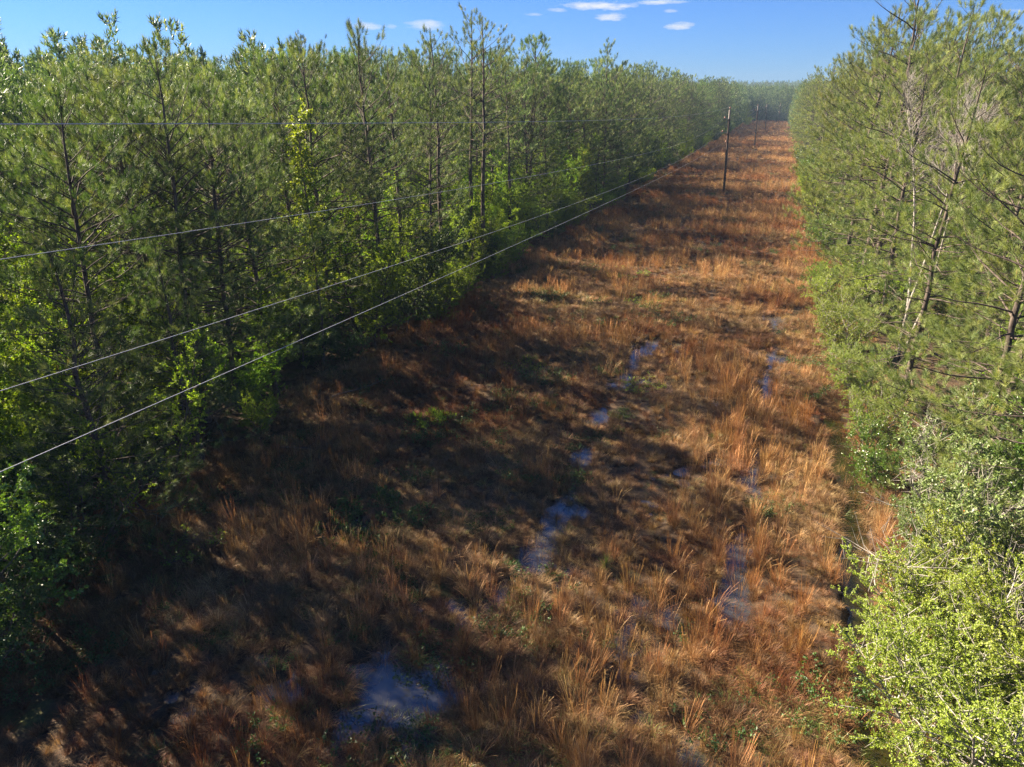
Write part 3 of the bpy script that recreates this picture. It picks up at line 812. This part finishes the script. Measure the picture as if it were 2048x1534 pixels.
for pr, nm, x, y, h, wide, bk, lf, lab in [
    (LIMEBUSH[0], 'leafy_shrub', 5.3, 13.4, 4.8, 1.0, 'grey_bark', 'leaf_lime', 'big lime green bush with pale branches in the lower right corner'),
    (LIMEBUSH[1], 'leafy_shrub', 5.2, 16.4, 3.9, 1.0, 'grey_bark', 'leaf_lime', 'lime green bush just above the corner bush, leaning over the ditch'),
    (LIMEBUSH[1], 'leafy_shrub', 8.0, 15.6, 5.2, 1.0, 'grey_bark', 'leaf_lime', 'lime green bush cut by the right picture edge'),
    (BAYTREE[0], 'bay_tree', 7.4, 19.6, 6.0, 1.0, 'grey_bark', 'leaf_bay', 'glossy leaved bay with pale grey limbs at the right picture edge'),
    (BAYTREE[1], 'bay_tree', 6.6, 23.0, 5.4, 1.0, 'grey_bark', 'leaf_bay', 'glossy leaved bay with pale leaf undersides over the end of the ditch'),
    (BAYTREE[1], 'bay_tree', 5.7, 19.4, 3.6, .8, 'grey_bark', 'leaf_bay', 'small glossy bay overhanging the brown ditch'),
    (BARELOW[0], 'bare_shrub', 6.6, 17.9, 4.6, 1.1, 'bare_twig', None, 'bare grey branched shrub tangled between the bay and the lime bushes'),
    (BARELOW[1], 'bare_shrub', 7.4, 21.6, 5.2, 1.0, 'bare_twig', None, 'bare grey branched shrub among the glossy bays'),
    (LIMEBUSH[0], 'leafy_shrub', 6.9, 17.4, 4.4, 1.0, 'grey_bark', 'leaf_lime', 'lime green bush behind the two ditch-side lime bushes, mixed with bare grey twigs'),
    (OAK, 'leafy_tree', 8.3, 21.6, 10.0, 1.0, 'dark_bark', 'leaf_oak', 'bright green broadleaf tree with shining leaves at the right picture edge'),
    (EDGEBUSH[0], 'leafy_shrub', 5.0, 27.0, 2.6, 1.0, 'dark_bark', 'leaf_oak', 'fresh green bush in front of the bays above the ditch end'),
    (LIMEBUSH[0], 'leafy_shrub', 5.3, 31.0, 3.0, .8, 'grey_bark', 'leaf_lime', 'lime green bush under the long low pine boughs'),
    (LIMEBUSH[1], 'leafy_shrub', 5.0, 36.6, 3.2, .9, 'grey_bark', 'leaf_lime', 'wide lime green bush with grey twigs at the clearing edge below the middle pines'),
    (LIMEBUSH[0], 'leafy_shrub', 4.9, 42.8, 3.9, .9, 'grey_bark', 'leaf_lime', 'yellow-green bush spreading furthest over the grass at mid distance'),
    (LIMEBUSH[1], 'leafy_shrub', 5.1, 49.5, 4.4, .9, 'grey_bark', 'leaf_lime', 'yellow-green bush behind the furthest spreading bush'),
    (EDGEBUSH[2], 'leafy_shrub', 4.6, 57.0, 3.0, 1.0, 'dark_bark', 'leaf_spring', 'small green bush at the grass edge below the tall open pine'),
    (ROUNDTREE[0], 'leafy_tree', 5.6, 75.0, 7.6, .8, 'dark_bark', 'leaf_lime', 'pale green leafy tree on the clearing edge, nearer of the two far ones'),
    (ROUNDTREE[1], 'leafy_tree', 5.4, 86.0, 8.4, .8, 'dark_bark', 'leaf_lime', 'pale green leafy tree on the clearing edge, farther of the two'),
    (BARE, 'bare_tree', 8.0, 43.5, 16.4, 1.0, 'bare_twig', None, 'leafless grey tree with a fan of fine upright twigs among the right pines'),
]:
    cat = {'leafy_shrub': 'shrub', 'bay_tree': 'tree', 'bare_shrub': 'shrub', 'leafy_tree': 'tree', 'bare_tree': 'tree'}[nm]
    plant(pr, nm, (x, y, gz(x, y)), lab, cat, None, bk, lf, h=h, wide=wide, parts=('stems', 'foliage') if cat == 'shrub' else ('trunk', 'crown'))
    occupied_r.append((x, y))
n = 0
for tries in range(600):
    y = RNG.uniform(28, 200); x = 4.9 + 2.2 * RNG.random()
    if not all((x - a) ** 2 + (y - b) ** 2 > 1.7 ** 2 for a, b in occupied_r): continue
    pr = EDGEBUSH[RNG.integers(3)]
    plant(pr, 'leafy_shrub', (x, y, gz(x, y)), 'green bush at the foot of the right pines, one of many alike', 'shrub', 'bushes at the foot of the right pines', 'dark_bark',
          ('leaf_spring', 'leaf_lime', 'leaf_oak')[RNG.integers(3)], h=RNG.uniform(1.8, 4.6), parts=('stems', 'foliage'))
    occupied_r.append((x, y)); n += 1
    if n >= 34: break


# ------------------------------------------------------------------ stuff scattered by geometry nodes: grass and the far wood
def scatter(name, pts, rot, scl, ids, meshes, mat):
    """one object of kind stuff: copies of a few tussocks on a cloud of points"""
    src = bpy.data.collections.new(name + '_sources')
    for i, me in enumerate(meshes):
        if isinstance(me, (tuple, list)):
            trunk, crown = me
            ob = bpy.data.objects.new(f'{name}_source_{i:02d}', crown)
        else:
            if len(me.materials) == 0: me.materials.append(mat)
            ob = bpy.data.objects.new(f'{name}_source_{i:02d}', me)
        src.objects.link(ob)
    me = bpy.data.meshes.new(name)
    me.vertices.add(len(pts)); me.vertices.foreach_set('co', np.asarray(pts, np.float32).ravel())
    for an, ty, dat, fld in (('rot', 'FLOAT_VECTOR', rot, 'vector'), ('scl', 'FLOAT_VECTOR', scl, 'vector'), ('pick', 'INT', ids, 'value')):
        a = me.attributes.new(an, ty, 'POINT')
        a.data.foreach_set(fld, np.asarray(dat, np.int32 if ty == 'INT' else np.float32).ravel())
    o = bpy.data.objects.new(name, me); col.objects.link(o); o['kind'] = 'stuff'
    g = bpy.data.node_groups.new(name, 'GeometryNodeTree')
    g.interface.new_socket('Geometry', in_out='INPUT', socket_type='NodeSocketGeometry')
    g.interface.new_socket('Geometry', in_out='OUTPUT', socket_type='NodeSocketGeometry')
    gi, go = g.nodes.new('NodeGroupInput'), g.nodes.new('NodeGroupOutput')
    ci = g.nodes.new('GeometryNodeCollectionInfo'); ci.inputs['Collection'].default_value = src
    ci.inputs['Separate Children'].default_value = True; ci.inputs['Reset Children'].default_value = True
    ip = g.nodes.new('GeometryNodeInstanceOnPoints'); ip.inputs['Pick Instance'].default_value = True

    def na(nm, ty):
        q = g.nodes.new('GeometryNodeInputNamedAttribute'); q.data_type = ty; q.inputs['Name'].default_value = nm; return q.outputs['Attribute']
    eu = g.nodes.new('FunctionNodeEulerToRotation')
    g.links.new(na('rot', 'FLOAT_VECTOR'), eu.inputs[0]); g.links.new(eu.outputs[0], ip.inputs['Rotation'])
    g.links.new(na('scl', 'FLOAT_VECTOR'), ip.inputs['Scale']); g.links.new(na('pick', 'INT'), ip.inputs['Instance Index'])
    g.links.new(gi.outputs[0], ip.inputs['Points']); g.links.new(ci.outputs[0], ip.inputs['Instance']); g.links.new(ip.outputs[0], go.inputs[0])
    md = o.modifiers.new('scatter', 'NODES'); md.node_group = g
    return o


def tussock(name, *specs):
    vs, fs, ts, n0 = [], [], [], 0
    for s in specs:
        v, f, t = s
        vs.append(v); fs.append(f + n0); ts.append(t); n0 += len(v)
    return new_mesh(name, np.concatenate(vs), [np.concatenate(fs)], np.concatenate(ts))


BROWN = [tussock('tussock', bladed(500 + i, 130, .60, .50, .75, .008, tm=.5), bladed(520 + i, 60, .35, .30, .4, .008, base_r=.16, tm=.35)) for i in range(4)]
BROWN += [tussock('matted_grass', bladed(620 + i, 130, .18, .62, .5, .008, base_r=.30, tm=.20)) for i in range(3)]
BROWN += [tussock('tussock', bladed(540 + i, 150, .42, .50, .85, .008, base_r=.16, tm=.6), bladed(550 + i, 25, .75, .25, .2, .008, tm=.6)) for i in range(3)]
TALL = [tussock('stalks', bladed(560 + i, 46, 1.0, .20, .03, .0056, seg=3, base_r=.14, tm=.5, head=2.2), bladed(580 + i, 60, .5, .32, .5, .008, base_r=.10, tm=.35)) for i in range(4)]
TALL += [tussock('stalks', bladed(590 + i, 22, 1.15, .45, .30, .0056, seg=4, base_r=.08, tm=.7, head=2.2)) for i in range(2)]
GREEN = [tussock('sedge', bladed(600 + i, 70, .38, .40, .55, .012, base_r=.14, tm=.5)) for i in range(3)] + [WEED[1]]
rg = np.random.default_rng(77)


def cloud(dens, y0, y1, x0=-23.0, x1=7.0):
    n = int((x1 - x0) * (y1 - y0) * dens)
    return rg.uniform(x0, x1, n), rg.uniform(y0, y1, n)


def field(kind):
    xs, ys, ss = [], [], []
    for d, y0, y1, s in {'brown': [(24, 5, 30, .85), (15, 30, 70, 1.05), (4.5, 70, 160, 1.3), (1.8, 160, 300, 1.9), (.8, 300, 490, 2.4)],
                         'tall': [(3.4, 5, 30, .85), (3.8, 30, 70, .95), (3.2, 70, 160, 1.05), (1.8, 160, 300, 1.3), (.7, 300, 490, 1.7)],
                         'green': [(4.0, 5, 30, .9), (1.8, 30, 70, 1.0), (.8, 70, 150, 1.2)]}[kind]:
        x, y = cloud(d, y0, y1)
        xs.append(x); ys.append(y); ss.append(np.full(len(x), s))
    x, y, s = map(np.concatenate, (xs, ys, ss))
    h = height(x, y)
    wet = h < WATER_Z + .015
    n1 = vnoise(x, y, 2.2, 21 if kind == 'tall' else 22) + .5 * vnoise(x, y, 6.5, 23 if kind == 'tall' else 24)
    keep = rg.random(len(x)) < np.where(wet, {'brown': .46, 'tall': .9, 'green': .8}[kind], 1.0)
    edge = sstep(-22.8, -19.2, x)                                  # thins out under the wood
    keep &= rg.random(len(x)) < edge * (.25 if kind == 'tall' else .75) + (.75 if kind == 'tall' else .25) * (edge > .8)
    if kind == 'tall':
        keep &= rg.random(len(x)) < np.clip(.10 + 2.9 * n1 + .35 * sstep(60, 120, y) + .15 * sstep(-5, 0, x), .02, 1)
    elif kind == 'green':
        keep &= rg.random(len(x)) < np.clip(.24 + 2.2 * n1 + .25 * wet + .34 * sstep(-4, -12, x), .02, 1)
    else:
        keep &= rg.random(len(x)) < np.clip(.85 + 1.0 * n1, .55, 1)
    keep &= ~((x > 3.45) & (x < 4.55) & (y < 33) & (rg.random(len(x)) < .5))
    x, y, s, h, n1 = (q[keep] for q in (x, y, s, h, n1))
    m = len(x)
    k = s * rg.uniform(.5, 1.4, m) * (1 + .6 * n1)
    scl = np.stack([k * rg.uniform(.85, 1.15, m), k * rg.uniform(.85, 1.15, m), np.minimum(k, 1.25 * rg.uniform(.8, 1.1, m))], 1)
    rot = np.stack([rg.normal(0, .10, m), rg.normal(0, .10, m), rg.uniform(0, 6.283, m)], 1)
    return np.stack([x, y, h], 1), rot, scl


p, r, s = field('brown'); scatter('dry_bunch_grass', p, r, s, rg.integers(0, len(BROWN), len(p)), BROWN, M['grass_brown']); nb_ = len(p)
p, r, s = field('tall'); scatter('tall_broomsedge_grass', p, r, s, rg.integers(0, len(TALL), len(p)), TALL, M['grass_tall']); nt_ = len(p)
WEED[1].materials.append(M['leaf_dark'])
p, r, s = field('green'); scatter('green_sedge_grass', p, r, s, np.where(rg.random(len(p)) < .10, 3, rg.integers(0, 3, len(p))), GREEN, M['grass_green'])
print('grass', nb_, nt_, len(p))

# undergrowth inside the left wood: a mass of leafy stems nobody could count
ux = np.concatenate([-23 - 52 * RNG.random(1150) ** 1.5, -22 - 14 * RNG.random(420), 7.5 + 16 * RNG.random(350)])
uy = np.concatenate([RNG.uniform(2, 130, 1150), RNG.uniform(110, 420, 420), RNG.uniform(20, 330, 350)])
for pr in (SAP[0], SAP[1], SPINDLY[0], EDGEBUSH[1], EDGEBUSH[2]):
    if len(pr[1].materials) == 0: pr[1].materials.append(M['leaf_spring'])
m = len(ux)
us = RNG.uniform(.5, 1.15, m)
scatter('forest_undergrowth', np.stack([ux, uy, terrain(ux, uy) - .1], 1), np.stack([RNG.normal(0, .05, m), RNG.normal(0, .05, m), RNG.uniform(0, 6.28, m)], 1),
        np.stack([us * 1.1, us * 1.1, us], 1), RNG.integers(0, 5, m), [(None, p_[1]) for p_ in (SAP[0], SAP[1], SPINDLY[0], EDGEBUSH[1], EDGEBUSH[2])], None)

# far wood: one mass on both sides and over the rise at the end of the clearing
fx, fy = [], []
for n, x0, x1, y0, y1 in [(1500, -330, -66, 60, 330), (700, -150, -45, 100, 330), (900, -260, -24, 320, 480), (650, 6.5, 150, 330, 480), (420, 22, 130, 120, 330), (2600, -420, 300, 490, 820), (1500, -500, 350, 820, 1080), (420, -50, 34, 478, 560), (330, -115, -46, -5, 110)]:
    fx.append(RNG.uniform(x0, x1, n)); fy.append(RNG.uniform(y0, y1, n))
x0_, y0_ = np.full(70, 0.0), np.linspace(325, 500, 70)
fx += [-21.5 - RNG.uniform(0, 3, 70), 6.6 + RNG.uniform(0, 3, 70), RNG.uniform(-24, 10, 60)]; fy += [y0_, y0_, RNG.uniform(492, 520, 60)]
fx, fy = np.concatenate(fx), np.concatenate(fy)
m = len(fx)
for pr in PINE_FAR:
    pr[1].materials.append(M['needle'])
hs = RNG.uniform(.95, 1.25, m)
scatter('distant_pine_wood', np.stack([fx, fy, terrain(fx, fy)], 1), np.stack([0 * fx, 0 * fx, RNG.uniform(0, 6.28, m)], 1), np.stack([hs, hs, hs], 1),
        RNG.integers(0, 3, m), [(a, b) for a, b, _ in PINE_FAR], None)


# ------------------------------------------------------------------ power line
def lathe(name, prof, k=12):
    prof = np.array(prof); th = np.arange(k) * 2 * math.pi / k
    v = np.stack([prof[:, 0, None] * np.cos(th), prof[:, 0, None] * np.sin(th), np.repeat(prof[:, 1, None], k, 1)], -1).reshape(-1, 3)
    i = np.arange(len(prof) - 1)[:, None] * k; j = np.arange(k)[None]; j2 = (j + 1) % k
    q = np.stack([i + j, i + j2, i + k + j2, i + k + j], -1).reshape(-1, 4)
    return new_mesh(name, v, [q], smooth=True)


INS = lathe('insulator', [(.0, -.16), (.03, -.16), (.035, -.08), (.085, -.07), (.09, -.03), (.04, -.01), (.085, .02), (.08, .06), (.035, .08), (.05, .11), (.0, .13)])


def utility_pole(x, y, h, lean, label):
    e = empty('utility_pole', (x, y, gz(x, y)))
    tag(e, label, 'utility pole', 'wooden poles of the power line')
    t = Tubes(); t.add([(0, 0, -.5), (lean * .33, 0, h * .33), (lean * .62, 0, h * .62), (lean * .9, 0, h * .9)], [.175, .165, .150, .136], 14)
    link('shaft', t.mesh('shaft'), M['pole'], e)
    t = Tubes(); t.add([(lean * .9, 0, h * .9), (lean * .995, 0, h * .995), (lean, 0, h), (lean, 0, h + .01)], [.138, .128, .12, .005], 14)
    link('bleached_top', t.mesh('bleached_top'), M['pole_top'], e)
    t = Tubes(); t.add([(lean, 0, h - .25), (lean, 0, h + .22)], [.02, .015], 6)
    link('ridge_pin', t.mesh('ridge_pin'), M['steel'], e)
    link('insulator', INS, M['porcelain'], e, (lean, 0, h + .30))
    for dz, dx in ((1.15, -.62), (3.0, -.82), (4.4, -.24)):
        u = (h - dz) / h
        t = Tubes(); t.add([(lean * u, 0, h - dz - .12), (lean * u + dx * .6, 0, h - dz - .02), (lean * u + dx, 0, h - dz - .02)], [.03, .026, .022], 6)
        link('bracket', t.mesh('bracket'), M['steel'], e)
        link('insulator', INS, M['porcelain'], e, (lean * u + dx, 0, h - dz + .14))
    return e


POLES = [(-6.8, 113.0, 12.1, -.4), (-6.5, 227.0, 11.5, -.4), (-6.45, 350.0, 11.0, -.5), (-1.6, 447.0, 10.5, -.3)]
for (x, y, h, ln), lab in zip(POLES, ['nearest dark wooden power pole standing in the rust brown grass', 'second power pole along the clearing, thinner behind the nearest',
                                      'third power pole far along the clearing, between the second and the last', 'last small power pole at the far end by the right wood']):
    utility_pole(x, y, h, ln, lab)
WIRES = [('highest wire, running level to the tip of the nearest pole', -6.85, (1.814e-4, -3.129e-2, 13.623), 0.0, 0.30, 0.0),
         ('second wire from the top, crossing the left wood', -7.5, (5.23e-4, -6.088e-2, 12.432), 1.15, .14, -.62),
         ('third wire from the top, between the second and the lowest', -7.8, (4.32e-4, -6.024e-2, 10.965), 3.0, .14, -.82),
         ('lowest wire, running down to the lower left edge of the picture', -7.05, (1.683e-4, -3.895e-2, 10.326), 4.4, .14, -.24)]
for lab, wx, c, dz, up, dx in WIRES:
    pts = []
    x1, y1, h1, l1 = POLES[0]
    end = np.array([x1 + l1 * (h1 - dz) / h1 + dx, y1, h1 - dz + up + .05])
    for yy in np.linspace(-18, y1, 42):
        zz = c[0] * yy * yy + c[1] * yy + c[2]
        zend = c[0] * y1 * y1 + c[1] * y1 + c[2]
        q = sstep(20, y1, yy)
        pts.append((wx + (end[0] - wx) * q, yy, zz + (end[2] - zend) * q))
    for (xa, ya, ha, la), (xb, yb, hb, lb) in zip(POLES[:-1], POLES[1:]):
        a = np.array([xa + la * (ha - dz) / ha + dx, ya, ha - dz + up + .05]); b = np.array([xb + lb * (hb - dz) / hb + dx, yb, hb - dz + up + .05])
        for u in np.linspace(.08, 1, 12):
            q = a + (b - a) * u; q[2] -= 4 * 1.3 * u * (1 - u); pts.append(tuple(q))
    t = Tubes(); t.add(pts, .0065 if dz == 0 else .0042, 6)
    tag(link('power_wire', t.mesh('power_wire'), M['wire']), lab, 'wire', 'wires of the power line')

# ------------------------------------------------------------------ single small plants and dead wood in the clearing
for pr, nm, x, y, h, wide, lf, lab, cat in [
    (BRAMBLE, 'bramble_patch', -11.6, 18.0, 1.05, 1.0, 'leaf_dark', 'dark green bramble patch in the shaded brown grass left of the middle', 'bramble'),
    (BRAMBLE, 'bramble_patch', -13.2, 26.2, .8, .7, 'leaf_spring', 'smaller green bramble patch farther up in the shaded grass', 'bramble'),
    (WEED, 'green_weed', -16.2, 14.6, .9, 1.3, 'leaf_lime', 'sunlit yellow-green weed clump near the lower left wood edge', 'weed'),
    (WEED, 'green_weed', -7.6, 50.5, .9, 2.0, 'leaf_spring', 'low bright green weed patch in the sunny grass at mid distance', 'weed'),
    (WEED, 'green_weed', -10.8, 58.0, .9, 2.4, 'leaf_spring', 'low green weed patch farther off near the left wood', 'weed'),
    (WEED, 'green_weed', -11.5, 34.5, .9, 1.3, 'leaf_spring', 'green weed clump on the shade border left of the puddle track', 'weed'),
    (WEED, 'green_weed', -4.2, 10.2, .7, 1.0, 'leaf_lime', 'yellow-green weed at the edge of the big puddle', 'weed'),
    (WEED, 'green_weed', -5.0, 33.6, .8, 1.5, 'leaf_lime', 'yellow-green weed clump beside the upper puddle track', 'weed'),
]:
    plant(pr, nm, (x, y, float(height(x, y))), lab, cat, None, 'dark_bark', lf, h=h, wide=wide, parts=('stems', 'foliage'))
# grass-stage pine seedling: a fountain of bright needles
rs = np.random.default_rng(9)
v, f, t = tufts_mesh(np.array([[0, 0, .16], [0, 0, .26]]), np.array([[0, 0, 1.0], [.1, 0, 1.0]]), np.array([.34, .34]), rs, 90, .010, 0, (8, 95), .3)
e = empty('pine_seedling', (-3.4, 18.2, float(height(-3.4, 18.2)) + .1), 0, 1.2)
tag(e, 'small bright green pine seedling like a needle fountain in the brown grass', 'seedling')
link('needles', new_mesh('needles', v, [f], t), M['needle_light'], e)
tt_ = Tubes(); tt_.add([(0, 0, -.2), (0, 0, .1), (.01, 0, .26)], [.03, .025, .015], 6); link('stem', tt_.mesh('stem'), M['pine_bark'], e)
for i, (x, y, ln, a, lab) in enumerate([(-18.2, 21.6, 3.2, .5, 'grey dead branch lying at the dark wood edge under the low pine boughs'),
                                        (-17.6, 14.0, 2.6, 2.2, 'pale dead branch sprawled on the shaded ground at the lower left'),
                                        (-18.9, 27.0, 3.0, 1.2, 'dead forked branch on the ground by the shaded grass corner')]):
    r_ = np.random.default_rng(40 + i); t = Tubes()
    p0 = np.zeros(3); d = np.array([1, 0, .08]); pts = [p0]
    for j in range(7):
        d = unit(d + r_.normal(0, .12, 3) * [1, 1, .5]); p0 = p0 + d * ln / 7; pts.append(p0)
    pts = np.array(pts); t.add(pts, np.linspace(.05, .012, 8), 6)
    for j in range(7):
        q = pts[r_.integers(1, 7)]; dd = unit(np.array([r_.normal(.4, .5), r_.normal(0, .8), r_.uniform(.1, .7)])); l2 = r_.uniform(.4, 1.1)
        t.add([q, q + dd * l2 * .5, q + dd * l2 + r_.normal(0, .08, 3)], [.02, .012, .005], 4)
    o = link('dead_branch', t.mesh('dead_branch'), M['dark_bark'], None, (x, y, float(height(x, y)) + .12)); o.rotation_euler = (0, 0, a)
    tag(o, lab, 'branch')

# ------------------------------------------------------------------ air
HAZE = 0.0004
bx = np.array([(-1010, -260, -3), (1010, -260, -3), (1010, 1360, -3), (-1010, 1360, -3), (-1010, -260, 48), (1010, -260, 48), (1010, 1360, 48), (-1010, 1360, 48)])
hz = new_mesh('haze', bx, [[(0, 3, 2, 1), (4, 5, 6, 7), (0, 1, 5, 4), (1, 2, 6, 5), (2, 3, 7, 6), (3, 0, 4, 7)]])
m, n_, l_ = mat_new('thin_air')
pv = n_.new('ShaderNodeVolumePrincipled'); pv.inputs['Density'].default_value = HAZE; pv.inputs['Color'].default_value = (.22, .31, .44, 1)
o_ = n_.new('ShaderNodeOutputMaterial'); l_.new(pv.outputs[0], o_.inputs['Volume'])
ho = link('haze', hz, m); ho['kind'] = 'stuff'
